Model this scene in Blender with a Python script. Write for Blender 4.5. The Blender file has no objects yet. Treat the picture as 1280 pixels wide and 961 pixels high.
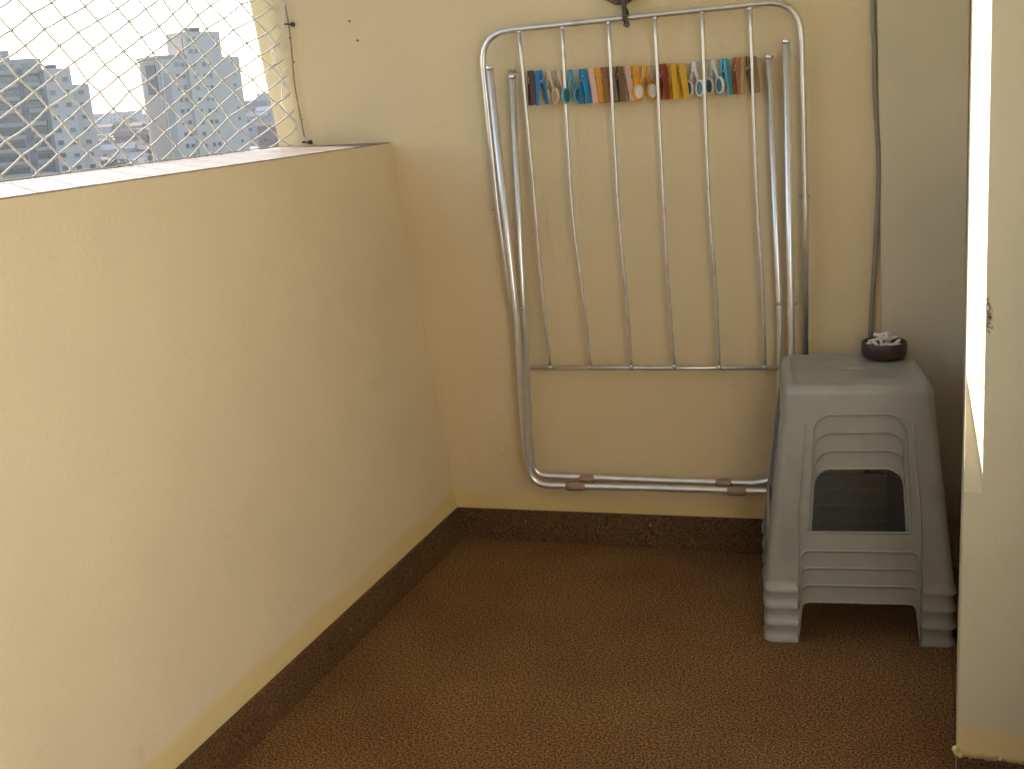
import bpy, bmesh, math, random
from math import sin, cos, tan, pi, radians, hypot
from mathutils import Vector as V, Matrix
random.seed(7)
sc = bpy.context.scene
col = sc.collection

# ------------------------------------------------------------------ camera
YAW, PITCH, ROLL, F, XC, D, HC = -0.3663, 0.2521, -0.0717, 1401.4, 1.3321, 2.9531, 1.3
fw = V((sin(YAW)*cos(PITCH), cos(YAW)*cos(PITCH), -sin(PITCH)))
rt = V((cos(YAW), -sin(YAW), 0)); upv = rt.cross(fw)
rt, upv = cos(ROLL)*rt + sin(ROLL)*upv, -sin(ROLL)*rt + cos(ROLL)*upv
CAM = V((XC, -D, HC))
cam = bpy.data.cameras.new('camera'); co = bpy.data.objects.new('camera', cam); col.objects.link(co)
m = Matrix((rt, upv, -fw)).transposed().to_4x4(); m.translation = CAM
co.matrix_world = m
cam.sensor_width = 36; cam.lens = F/1280*36; cam.clip_start = .02; cam.clip_end = 9000
sc.camera = co

def ray(x, y): return fw + rt*((x-640)/F) - upv*((y-480.5)/F)
def hit(x, y, n, q):
    d = ray(x, y); return CAM + d*((V(q)-CAM).dot(n)/d.dot(n))

# ------------------------------------------------------------------ materials
def srgb(r, g, b):
    f = lambda c: (c/255/12.92) if c/255 <= .04045 else ((c/255+.055)/1.055)**2.4
    return (f(r), f(g), f(b), 1)
def mat(name, c, rough=.6, metal=0, var=0, vscale=4, bump=0, bscale=60, c2=None, c2scale=3, c2lo=.5, c2hi=.7, spec=.5, detail=6, sheen=0):
    m = bpy.data.materials.new(name); m.use_nodes = True; nt = m.node_tree; N = nt.nodes; L = nt.links
    p = N['Principled BSDF']; p.inputs['Roughness'].default_value = rough; p.inputs['Metallic'].default_value = metal
    p.inputs['Specular IOR Level'].default_value = spec
    tc = N.new('ShaderNodeTexCoord')
    c = tuple(c[:3])+(1,)
    out = None
    if var:
        n = N.new('ShaderNodeTexNoise'); n.inputs['Scale'].default_value = vscale; n.inputs['Detail'].default_value = detail
        L.new(tc.outputs['Object'], n.inputs['Vector'])
        r = N.new('ShaderNodeValToRGB'); r.color_ramp.elements[0].position = .3; r.color_ramp.elements[1].position = .7
        r.color_ramp.elements[0].color = tuple(x*(1-var) for x in c[:3])+(1,)
        r.color_ramp.elements[1].color = tuple(min(1, x*(1+var)) for x in c[:3])+(1,)
        L.new(n.outputs['Fac'], r.inputs['Fac']); out = r.outputs['Color']
    if c2:
        n2 = N.new('ShaderNodeTexNoise'); n2.inputs['Scale'].default_value = c2scale; n2.inputs['Detail'].default_value = 4
        L.new(tc.outputs['Object'], n2.inputs['Vector'])
        r2 = N.new('ShaderNodeValToRGB'); r2.color_ramp.elements[0].position = c2lo; r2.color_ramp.elements[1].position = c2hi
        L.new(n2.outputs['Fac'], r2.inputs['Fac'])
        mx = N.new('ShaderNodeMix'); mx.data_type = 'RGBA'
        L.new(r2.outputs['Color'], mx.inputs['Factor'])
        if out: L.new(out, mx.inputs['A'])
        else: mx.inputs['A'].default_value = c
        mx.inputs['B'].default_value = tuple(c2[:3])+(1,); out = mx.outputs['Result']
    if out: L.new(out, p.inputs['Base Color'])
    else: p.inputs['Base Color'].default_value = c
    if bump:
        b = N.new('ShaderNodeBump'); b.inputs['Distance'].default_value = bump; b.inputs['Strength'].default_value = 1
        n3 = N.new('ShaderNodeTexNoise'); n3.inputs['Scale'].default_value = bscale; n3.inputs['Detail'].default_value = 3
        L.new(tc.outputs['Object'], n3.inputs['Vector']); L.new(n3.outputs['Fac'], b.inputs['Height']); L.new(b.outputs['Normal'], p.inputs['Normal'])
    return m

PAINT = (.715, .575, .345)
def plaster(name, c, bump=.0014, edge=(.74, .57, .24), zband=True):
    """roller-painted render: cream paint, warm older coat showing in a ragged strip over the skirting"""
    m = mat(name, c, rough=.85, var=.05, vscale=1.6, bump=bump, bscale=110, spec=.25)
    nt = m.node_tree; N = nt.nodes; L = nt.links; p = N['Principled BSDF']
    src = p.inputs['Base Color'].links[0].from_socket
    tc0 = [n for n in N if n.type == 'TEX_COORD'][0]; bp0 = [n for n in N if n.type == 'BUMP'][0]
    nb = N.new('ShaderNodeTexNoise'); nb.inputs['Scale'].default_value = 9; nb.inputs['Detail'].default_value = 4; L.new(tc0.outputs['Object'], nb.inputs['Vector'])
    bp1 = N.new('ShaderNodeBump'); bp1.inputs['Distance'].default_value = .006; bp1.inputs['Strength'].default_value = .8
    L.new(nb.outputs['Fac'], bp1.inputs['Height']); L.new(bp1.outputs['Normal'], bp0.inputs['Normal'])
    # faint scuffs and dirt
    tc = [n for n in N if n.type == 'TEX_COORD'][0]
    n1 = N.new('ShaderNodeTexNoise'); n1.inputs['Scale'].default_value = 7; n1.inputs['Detail'].default_value = 10; n1.inputs['Roughness'].default_value = .7
    L.new(tc.outputs['Object'], n1.inputs['Vector'])
    r1 = N.new('ShaderNodeValToRGB'); r1.color_ramp.elements[0].position = .62; r1.color_ramp.elements[1].position = .8
    r1.color_ramp.elements[1].color = (.6, .6, .6, 1)
    L.new(n1.outputs['Fac'], r1.inputs['Fac'])
    m1 = N.new('ShaderNodeMix'); m1.data_type = 'RGBA'; L.new(r1.outputs['Color'], m1.inputs['Factor']); L.new(src, m1.inputs['A'])
    m1.inputs['B'].default_value = tuple(x*.72 for x in c)+(1,); src = m1.outputs['Result']
    if zband:
        geo = N.new('ShaderNodeNewGeometry'); sp = N.new('ShaderNodeSeparateXYZ'); L.new(geo.outputs['Position'], sp.inputs[0])
        n2 = N.new('ShaderNodeTexNoise'); n2.inputs['Scale'].default_value = 5; n2.inputs['Detail'].default_value = 5
        L.new(tc.outputs['Object'], n2.inputs['Vector'])
        ad = N.new('ShaderNodeMath'); ad.operation = 'MULTIPLY_ADD'; ad.inputs[1].default_value = .05; L.new(n2.outputs['Fac'], ad.inputs[0]); L.new(sp.outputs['Z'], ad.inputs[2])
        mr = N.new('ShaderNodeMapRange'); mr.interpolation_type = 'SMOOTHSTEP'; mr.inputs['From Min'].default_value = .160; mr.inputs['From Max'].default_value = .185
        mr.inputs['To Min'].default_value = .75; mr.inputs['To Max'].default_value = 0
        L.new(ad.outputs[0], mr.inputs['Value'])
        m2 = N.new('ShaderNodeMix'); m2.data_type = 'RGBA'; L.new(mr.outputs['Result'], m2.inputs['Factor']); L.new(src, m2.inputs['A'])
        m2.inputs['B'].default_value = edge+(1,); src = m2.outputs['Result']
    L.new(src, p.inputs['Base Color'])
    return m
M = {}
M['paint'] = plaster('cream_wall_paint', PAINT)
M['parapet_paint'] = plaster('pale_cream_parapet_paint', (.755, .64, .43), bump=.0020)
M['paint_fine'] = plaster('cream_wall_paint_smooth', (.64, .56, .38), bump=.0010)
M['grey_paint'] = plaster('greyish_wall_paint', (.67, .575, .41), edge=(.5, .40, .24))
M['blocker_glass'] = mat('dark_blocker_glass', (.05, .055, .05), rough=.25, spec=.5)
M['brown_wood'] = mat('brown_wood_panel', (.20, .12, .07), rough=.6, var=.2, vscale=5)
M['ceiling'] = mat('white_ceiling_paint', (.80, .79, .76), rough=.9, var=.03, bump=.001)
M['sill'] = mat('pale_stone_sill', (.22, .165, .13), rough=.55, var=.08, vscale=9, bump=.0006, bscale=80, c2=(.17, .11, .085), c2scale=6)
def tile_mat(name, base, joint=True, k0=.35, k1=2.1):
    m = bpy.data.materials.new(name); m.use_nodes = True; nt = m.node_tree; N = nt.nodes; L = nt.links
    p = N['Principled BSDF']; p.inputs['Roughness'].default_value = .8; p.inputs['Specular IOR Level'].default_value = .2
    tc = N.new('ShaderNodeTexCoord')
    a = N.new('ShaderNodeTexNoise'); a.inputs['Scale'].default_value = 210; a.inputs['Detail'].default_value = 3
    b = N.new('ShaderNodeTexNoise'); b.inputs['Scale'].default_value = 3; b.inputs['Detail'].default_value = 5
    v = N.new('ShaderNodeTexVoronoi'); v.inputs['Scale'].default_value = 160
    for n in (a, b, v): L.new(tc.outputs['Object'], n.inputs['Vector'])
    r = N.new('ShaderNodeValToRGB'); e = r.color_ramp.elements
    e[0].position = .38; e[0].color = tuple(x*k0 for x in base)+(1,)
    e[1].position = .64; e[1].color = tuple(x*k1 for x in base)+(1,)
    L.new(a.outputs['Fac'], r.inputs['Fac'])
    r2 = N.new('ShaderNodeValToRGB'); e = r2.color_ramp.elements; e[0].position = .35; e[0].color = (.78, .72, .70, 1); e[1].position = .7; e[1].color = (1.0, 1.0, 1.0, 1)
    L.new(b.outputs['Fac'], r2.inputs['Fac'])
    mx = N.new('ShaderNodeMix'); mx.data_type = 'RGBA'; mx.blend_type = 'MULTIPLY'; mx.inputs['Factor'].default_value = 1
    L.new(r.outputs['Color'], mx.inputs['A']); L.new(r2.outputs['Color'], mx.inputs['B']); src = mx.outputs['Result']
    # rare pale specks (grit, dried paint)
    sp = N.new('ShaderNodeTexNoise'); sp.inputs['Scale'].default_value = 55; sp.inputs['Detail'].default_value = 1
    L.new(tc.outputs['Object'], sp.inputs['Vector'])
    r3 = N.new('ShaderNodeValToRGB'); e = r3.color_ramp.elements; e[0].position = .77; e[1].position = .79; e[1].color = (.5, .5, .5, 1)
    L.new(sp.outputs['Fac'], r3.inputs['Fac'])
    m3 = N.new('ShaderNodeMix'); m3.data_type = 'RGBA'; L.new(r3.outputs['Color'], m3.inputs['Factor']); L.new(src, m3.inputs['A']); m3.inputs['B'].default_value = (.4, .34, .26, 1); src = m3.outputs['Result']
    h = a.outputs['Fac']
    if joint:
        sx = N.new('ShaderNodeSeparateXYZ'); L.new(tc.outputs['Object'], sx.inputs[0])
        ms = []
        for ax, off in (('X', .13), ('Y', .06)):
            o1 = N.new('ShaderNodeMath'); o1.operation = 'ADD'; o1.inputs[1].default_value = 20*.41+off; L.new(sx.outputs[ax], o1.inputs[0])
            o2 = N.new('ShaderNodeMath'); o2.operation = 'PINGPONG'; o2.inputs[1].default_value = .205; L.new(o1.outputs[0], o2.inputs[0])
            o3 = N.new('ShaderNodeMath'); o3.operation = 'LESS_THAN'; o3.inputs[1].default_value = .0016; L.new(o2.outputs[0], o3.inputs[0]); ms.append(o3)
        mm = N.new('ShaderNodeMath'); mm.operation = 'MAXIMUM'; L.new(ms[0].outputs[0], mm.inputs[0]); L.new(ms[1].outputs[0], mm.inputs[1])
        sc_ = N.new('ShaderNodeMath'); sc_.operation = 'MULTIPLY'; sc_.inputs[1].default_value = .28; L.new(mm.outputs[0], sc_.inputs[0])
        m4 = N.new('ShaderNodeMix'); m4.data_type = 'RGBA'; L.new(sc_.outputs[0], m4.inputs['Factor']); L.new(src, m4.inputs['A']); m4.inputs['B'].default_value = tuple(x*.45 for x in base)+(1,); src = m4.outputs['Result']
    L.new(src, p.inputs['Base Color'])
    bp = N.new('ShaderNodeBump'); bp.inputs['Distance'].default_value = .0015; L.new(h, bp.inputs['Height']); L.new(bp.outputs['Normal'], p.inputs['Normal'])
    return m
M['floor'] = tile_mat('brown_granular_tile', (.172, .094, .036), k0=.32, k1=2.1)
M['skirt'] = tile_mat('brown_skirting_tile', (.125, .070, .029), joint=False, k0=.5, k1=1.7)
M['alu'] = mat('dull_aluminium_tube', (.72, .70, .66), rough=.32, metal=.85, var=.08, vscale=25, c2=(.5, .45, .38), c2scale=14, c2lo=.55, c2hi=.8)
M['alu_bright'] = mat('bright_aluminium_tube', (.85, .85, .84), rough=.28, metal=.8, var=.05, vscale=30)
M['clip'] = mat('brownish_plastic_clip', (.36, .24, .17), rough=.5, var=.1, vscale=60)
M['rust'] = mat('dark_rusty_iron', (.10, .085, .07), rough=.7, metal=.4, c2=(.20, .11, .06), c2scale=60, bump=.0006, bscale=200)
M['wire'] = mat('grey_steel_wire', (.45, .44, .42), rough=.4, metal=.7)
M['stool'] = mat('pale_grey_plastic', (.31, .305, .26), rough=.36, var=.05, vscale=14, c2=(.24, .23, .19), c2scale=9, c2lo=.55, c2hi=.85, bump=.0003, bscale=300)
M['bowl'] = mat('dark_brown_glazed_clay', (.045, .026, .018), rough=.35, var=.2, vscale=40)
M['ash'] = mat('grey_ash', (.10, .09, .08), rough=.95, var=.4, vscale=150, bump=.002, bscale=300)
M['butt'] = mat('white_cigarette_paper', (.75, .72, .66), rough=.8, var=.05, vscale=100)
M['filter'] = mat('cork_filter_paper', (.62, .52, .40), rough=.8, var=.1, vscale=200)
M['cord'] = mat('grey_brown_cable', (.26, .22, .17), rough=.6, var=.08, vscale=20)
M['net'] = mat('cream_nylon_net', (.70, .68, .64), rough=.7, var=.1, vscale=60)
M['rope'] = mat('weathered_brown_rope', (.30, .23, .17), rough=.9, var=.25, vscale=80)
M['scuff'] = mat('dark_scuff', (.24, .21, .16), rough=.9)
M['steel'] = mat('steel_spring', (.6, .6, .6), rough=.35, metal=.9)

# ------------------------------------------------------------------ mesh builder
class MB:
    def __init__(s): s.v = []; s.f = []; s.mi = []; s.smooth = []
    def face(s, pts, mi=0, sm=False):
        i = len(s.v); s.v += [tuple(p) for p in pts]; s.f.append(tuple(range(i, i+len(pts)))); s.mi.append(mi); s.smooth.append(sm)
    def box(s, a, b, mi=0, fn=None):
        x0, y0, z0 = a; x1, y1, z1 = b
        P = [(x0,y0,z0),(x1,y0,z0),(x1,y1,z0),(x0,y1,z0),(x0,y0,z1),(x1,y0,z1),(x1,y1,z1),(x0,y1,z1)]
        if fn: P = [fn(*p) for p in P]
        i = len(s.v); s.v += [tuple(p) for p in P]
        for f in ((0,3,2,1),(4,5,6,7),(0,1,5,4),(1,2,6,5),(2,3,7,6),(3,0,4,7)):
            s.f.append(tuple(i+k for k in f)); s.mi.append(mi); s.smooth.append(False)
    def hexa(s, P, mi=0):
        i = len(s.v); s.v += [tuple(p) for p in P]
        for f in ((0,3,2,1),(4,5,6,7),(0,1,5,4),(1,2,6,5),(2,3,7,6),(3,0,4,7)):
            s.f.append(tuple(i+k for k in f)); s.mi.append(mi); s.smooth.append(False)
    def tube(s, path, r, n=8, closed=False, cap=True, mi=0):
        P = [V(p) for p in path]; k = len(P)
        T = []
        for i in range(k):
            a = P[(i-1) % k] if (closed or i > 0) else P[i]; b = P[(i+1) % k] if (closed or i < k-1) else P[i]
            T.append((b-a).normalized())
        ref = V((0,0,1)) if abs(T[0].z) < .9 else V((1,0,0))
        u = T[0].cross(ref).normalized(); base = len(s.v)
        for i in range(k):
            u = (u - T[i]*u.dot(T[i])).normalized(); w = T[i].cross(u)
            rr = r[i] if isinstance(r, (list, tuple)) else r
            for j in range(n):
                a = 2*pi*j/n; s.v.append(tuple(P[i] + u*(rr*cos(a)) + w*(rr*sin(a))))
        for i in range(k if closed else k-1):
            for j in range(n):
                a = base+i*n+j; b = base+i*n+(j+1) % n; i2 = (i+1) % k
                s.f.append((a, b, base+i2*n+(j+1) % n, base+i2*n+j)); s.mi.append(mi); s.smooth.append(True)
        if cap and not closed:
            s.f.append(tuple(base+j for j in reversed(range(n)))); s.mi.append(mi); s.smooth.append(False)
            s.f.append(tuple(base+(k-1)*n+j for j in range(n))); s.mi.append(mi); s.smooth.append(False)
    def lathe(s, prof, n=32, c=(0,0,0), mi=0):
        base = len(s.v)
        for r, z in prof:
            for j in range(n):
                a = 2*pi*j/n; s.v.append((c[0]+r*cos(a), c[1]+r*sin(a), c[2]+z))
        for i in range(len(prof)-1):
            for j in range(n):
                s.f.append((base+i*n+j, base+i*n+(j+1) % n, base+(i+1)*n+(j+1) % n, base+(i+1)*n+j)); s.mi.append(mi); s.smooth.append(True)
    def ball(s, c, r, mi=0, n=6):
        prof = [(max(1e-5, r*sin(pi*i/n)), -r*cos(pi*i/n)) for i in range(n+1)]
        s.lathe(prof, 8, c, mi)
    def build(s, name, mats, parent=None, bevel=0, merge=False, solid=0, seg=2):
        me = bpy.data.meshes.new(name); me.from_pydata(s.v, [], s.f)
        if not isinstance(mats, (list, tuple)): mats = [mats]
        for m_ in mats: me.materials.append(m_)
        for p, i, sm in zip(me.polygons, s.mi, s.smooth): p.material_index = i; p.use_smooth = sm
        if merge:
            bm = bmesh.new(); bm.from_mesh(me); bmesh.ops.remove_doubles(bm, verts=bm.verts, dist=1e-5)
            bmesh.ops.recalc_face_normals(bm, faces=bm.faces) if merge == 'n' else None
            bm.to_mesh(me); bm.free()
        me.update()
        o = bpy.data.objects.new(name, me); col.objects.link(o)
        if parent: o.parent = parent
        if solid:
            md = o.modifiers.new('solid', 'SOLIDIFY'); md.thickness = solid; md.offset = -1; md.use_rim = False
        if bevel:
            md = o.modifiers.new('bevel', 'BEVEL'); md.width = bevel; md.segments = seg; md.limit_method = 'ANGLE'; md.angle_limit = radians(40)
            for p in me.polygons: p.use_smooth = True
            md.harden_normals = True
        return o
def tag(o, label, cat, group=None):
    o['label'] = label; o['category'] = cat
    if group: o['group'] = group
    return o
def thing(name, label, cat, loc=(0,0,0), rz=0, group=None):
    o = bpy.data.objects.new(name, None); col.objects.link(o); o.location = loc; o.rotation_euler = (0, 0, rz); o.empty_display_size = .1
    return tag(o, label, cat, group)
def struct(o): o['kind'] = 'structure'; return o
def dup(root, loc=None, rot=None, label=None, group=None):
    r = root.copy(); col.objects.link(r)
    if loc is not None: r.location = loc
    if rot is not None: r.rotation_euler = rot
    if label: r['label'] = label
    if group: r['group'] = group
    for ch in list(root.children):
        c = ch.copy(); col.objects.link(c); c.parent = r
        for g in list(ch.children):
            d = g.copy(); col.objects.link(d); d.parent = c
    return r
def smoothpath(pts, n=8):
    """Catmull-Rom through points"""
    P = [V(p) for p in pts]; out = []
    for i in range(len(P)-1):
        p0 = P[max(i-1, 0)]; p1 = P[i]; p2 = P[i+1]; p3 = P[min(i+2, len(P)-1)]
        for k in range(n):
            t = k/n; out.append(.5*((2*p1)+(p2-p0)*t+(2*p0-5*p1+4*p2-p3)*t*t+(3*p1-p0-3*p2+p3)*t**3))
    out.append(P[-1]); return out
def rounded(pts, rads, n=7):
    P = [V(p) for p in pts]; out = [P[0]]
    for i in range(1, len(P)-1):
        a = (P[i-1]-P[i]); b = (P[i+1]-P[i]); r = rads[i-1]
        if r <= 0: out.append(P[i]); continue
        r = min(r, a.length*.49, b.length*.49); A = P[i]+a.normalized()*r; B = P[i]+b.normalized()*r
        for k in range(n+1):
            t = k/n; out.append(A*(1-t)**2 + P[i]*2*t*(1-t) + B*t*t)
    out.append(P[-1]); return out

# ------------------------------------------------------------------ balcony shell
TH, LX, LY, RX, SL = .0329, -.0829, -.0327, -.0150, .0131
HP, HO, SW, ZS, W = 1.1945, 1.199, .3447, .0944, 1.4007
CEIL = 2.62
bdir = V((cos(TH), sin(TH), SL))
def B(x, z, off=0):
    """point on the back wall, x along it, z up, off towards the camera"""
    t = min(1, max(0, x/1.45)); return bdir*x + V((LX*(1-t)+RX*t, LY, 1))*z + V((.033, -.999, 0))*off
bn = bdir.cross(V(((LX+RX)/2, LY, 1))).normalized()
if bn.y > 0: bn = -bn
def U(px, py, off=0):
    return hit(px, py, bn, bn*off)
def Lw(y, z): return V((LX*z, y+LY*z, z))

# floor
f = MB(); f.box((-.25, -6.2, -.2), (3.6, .05, 0)); fo = struct(f.build('floor', M['floor']))

# back wall: runs past the parapet to the outer face of the building
w = MB()
xs = [-.352, 0, .5, 1.0, 1.62, 3.6]
t_ = V((.02, .22, 0))
for x0, x1 in zip(xs[:-1], xs[1:]):
    zl = -3.0 if x1 <= 0 else -.05
    w.face([B(x0, zl), B(x1, zl), B(x1, CEIL), B(x0, CEIL)])
    w.face([B(x1, zl)+t_, B(x0, zl)+t_, B(x0, CEIL)+t_, B(x1, CEIL)+t_])
w.face([B(xs[0], -3), B(xs[0], CEIL), B(xs[0], CEIL)+t_, B(xs[0], -3)+t_])
bw = thing('back_wall', 'cream painted end wall of the balcony that the clothes rack hangs on', 'wall')
w.build('wall_face', M['paint'], bw)
sk = MB()
for x0_, x1_ in ((.008, .30), (.3010, .742), (.7430, 1.184), (1.1850, 1.425)):
    sk.hexa([B(x0_, -.03, .001), B(x1_, -.03, .001), B(x1_, -.03, .011), B(x0_, -.03, .011), B(x0_, ZS, .001), B(x1_, ZS, .001), B(x1_, ZS, .011), B(x0_, ZS, .011)])
sk.build('skirting', M['skirt'], bw, bevel=.0015)
# two small drilled marks
for px, py in ((437, 27), (447, 51)):
    h = MB(); c = U(px, py, .001); h.lathe([(.0001, .0), (.0032, .0), (.0034, .0015), (.002, .002), (.0001, .002)], 10)
    o = h.build('screw_plug', M['scuff'], bw); o.location = c; o.rotation_euler = (radians(90), 0, 0)

# grey boxed pilaster in the right-hand corner
p = MB(); x0 = 1.237; x1 = 1.43
p.hexa([B(x0, -.03, 0.001), B(x1, -.03, 0.001), B(x1, -.03, .013), B(x0, -.03, .013), B(x0, CEIL, .001), B(x1, CEIL, .001), B(x1, CEIL, .013), B(x0, CEIL, .013)])
pl = p.build('corner_pilaster', M['grey_paint'], bevel=.003)
tag(pl, 'grey painted flat pilaster in the corner right of the hanging cable', 'pilaster')

# parapet
pw = thing('parapet_wall', 'low cream rendered parapet wall along the left side of the balcony', 'parapet')
YN = -6.0
w = MB()
ys = [0, -.6, -1.2, -1.8, -2.4, -3.2, -4.2, YN]
for y0, y1 in zip(ys[:-1], ys[1:]):
    w.face([Lw(y1, -.05), Lw(y0, -.05), Lw(y0, HP-.0025), Lw(y1, HP-.0025)])
w.face([(LX*HP-SW, 0, -3), (LX*HP-SW, YN, -3), (LX*HP-SW, YN, HO-.006), (LX*HP-SW, 0, HO-.006)])
w.face([Lw(YN, -.05), Lw(YN, HP-.02), (LX*HP-SW, YN, HP-.02), (LX*HP-SW, YN, -.05)])
w.build('wall_face', M['parapet_paint'], pw)
s = MB()
xi = LX*HP
TS = .0025
s.hexa([(xi-SW-.004, YN, HO-TS), (xi+.0005, YN, HP-TS), (xi+.0005, -.0385, HP-TS), (xi-SW-.004, -.052, HO-TS), (xi-SW-.004, YN, HO), (xi-.001, YN, HP), (xi-.001, -.040, HP), (xi-SW-.004, -.052, HO)])
s.build('sill', M['sill'], pw)
# skirting tiles with open joints
s = MB(); y = 0.0; L_ = .44
while y > YN:
    y1 = y-L_
    s.hexa([Lw(y1+.0006, 0)+V((.001,0,0)), Lw(y1+.0006, 0)+V((.011,0,0)), Lw(y-.0006, 0)+V((.011,0,0)), Lw(y-.0006, 0)+V((.001,0,0)),
            Lw(y1+.0006, ZS)+V((.001,0,0)), Lw(y1+.0006, ZS)+V((.011,0,0)), Lw(y-.0006, ZS)+V((.011,0,0)), Lw(y-.0006, ZS)+V((.001,0,0))])
    y = y1
s.build('skirting', M['skirt'], pw, bevel=.001)

# right wall: runs forward from the corner, then turns right; its corner is chamfered above knee height
ZT, ZB = .79, .594
def LX_(z): return 1.398-.0055*z*z if z <= ZT else 1.3947-.0124*(z-ZT)
def AX_(z): return 1.427-.0072*z*z if z <= ZT else 1.4227-.0158*(z-ZT)
L0 = lambda z: V((LX_(z), -.955, z))
A0 = lambda z: V((AX_(z), -1.012, z))
K0 = lambda z: V((LX_(z), -1.012, z))
C0 = lambda z: V((LX_(z)+.024, .06, z))
rw = thing('side_wall', 'cream wall corner at the right with a sunlit chamfered edge', 'wall')
w = MB(); XR = 1.65
zb = ZS-.004
w.face([L0(ZT), C0(ZT), C0(CEIL), L0(CEIL)])
w.face([K0(0), C0(0), C0(ZB), K0(ZB)])
w.face([K0(ZB), C0(ZB), C0(ZT), L0(ZT)])
w.face([A0(ZB), L0(ZT), L0(CEIL), A0(CEIL)])
w.face([K0(ZB), L0(ZT), A0(ZB)])  # taper shaped to end the sunlit strip on a slant
w.face([K0(zb), K0(ZB), A0(ZB), A0(zb)])
w.face([A0(zb), A0(ZB), V((XR, -1.012, ZB)), V((XR, -1.012, zb))])
w.face([A0(ZB), A0(CEIL), V((XR, -1.012, CEIL)), V((XR, -1.012, ZB))])
w.build('wall_face', M['paint_fine'], rw)
hw_ = MB(); hw_.box((XR, -3.4, 0), (XR+.15, -1.72, CEIL)); hw_ = hw_.build('bounce_wall', M['ceiling'])  # unseen white wall added to bounce sunlight onto the parapet
tag(hw_, 'unseen whitish bounce wall between the two dark blockers on the near right side of the balcony', 'wall')
def blocker(name, lab, y0, y1):  # dark panels added out of view to keep bounced light off the corner
    gd = thing(name, lab, 'blocker', (0, 0, 0)); n_ = 3; q_ = MB()
    for k in range(n_):
        c_ = y0+.03+(y1-y0-.06)*k/(n_-1); q_.box((XR+.03, c_-.03, .02), (XR+.08, c_+.03, CEIL-.06))
    q_.box((XR+.031, y0+.061, CEIL-.12), (XR+.079, y1-.061, CEIL-.06))
    q_.build('frame', M['brown_wood'], gd); q_ = MB(); q_.box((XR+.05, y0+.06, .02), (XR+.058, y1-.06, CEIL-.12)); q_.build('pane', M['blocker_glass'], gd)
blocker('dark_blocker', 'narrow unseen dark door beside the sunlit wall corner', -1.718, -1.016)
blocker('dark_blocker', 'wide unseen dark door at the far end of the house wall', -6.0, -3.402)
# ragged lower edge of the render, and the tile strip below it
s = MB(); n = 34
prev = None
for i in range(n+1):
    x = 1.3955+(1.64-1.3955)*(i/n)**1.6
    q = (x, -1.0125-random.uniform(.001, .0045), zb-random.uniform(0, .007))
    if prev: s.face([(prev[0], -1.0122, zb+.012), prev, q, (q[0], -1.0122, zb+.012)], sm=True); s.face([prev, (prev[0], -1.011, prev[2]), (q[0], -1.011, q[2]), q])
    prev = q
for k, (bx, bz, br) in enumerate(((1.396, ZS+.006, .007), (1.404, ZS-.006, .005), (1.398, ZS-.001, .006), (1.43, ZS-.004, .004), (1.47, ZS-.003, .0035))):
    s.ball((bx, -1.013, bz), br)
s.build('ragged_render_edge', M['paint'], rw, merge=True)
s = MB(); s.box((1.3995, -1.020, 0), (1.64, -1.010, zb-.006)); s.box((1.3985, -1.009, 0), (1.3995+.004, -.02, .001+0)); s.build('skirting', M['skirt'], rw, bevel=.001)
# scuffed patch on the arris
s = MB()
for k in range(46):
    z = .965+random.gauss(0, .03); x = 1.4262+abs(random.gauss(0, .005))+.002; r = random.uniform(.0006, .0018)
    q = hit(1234+abs(random.gauss(0, 3)), 398+random.gauss(0, 11), V((0, 1, 0)), V((0, -1.0128, 0)))
    s.face([q+V((-r, 0, -r*1.4)), q+V((r, 0, -r)), q+V((r*.6, 0, r*1.6)), q+V((-r*.8, 0, r))])
s.build('scuff_mark', M['scuff'], rw)

ew = MB(); ew.box((-.12, -6.19, 0), (XR-.002, -6.02, CEIL-.002)); ew = ew.build('light_block_wall', M['brown_wood'])  # added out of view to shut off light from the open end
tag(ew, 'unseen brown wooden partition added to block light at the other end of the balcony, opposite the clothes rack', 'wall')
# ceiling slab (balcony above) and the room side behind the photographer
c = MB(); c.box((-.3, -6.2, CEIL), (3.6, .3, CEIL+.15)); struct(c.build('ceiling', M['ceiling']))

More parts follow.
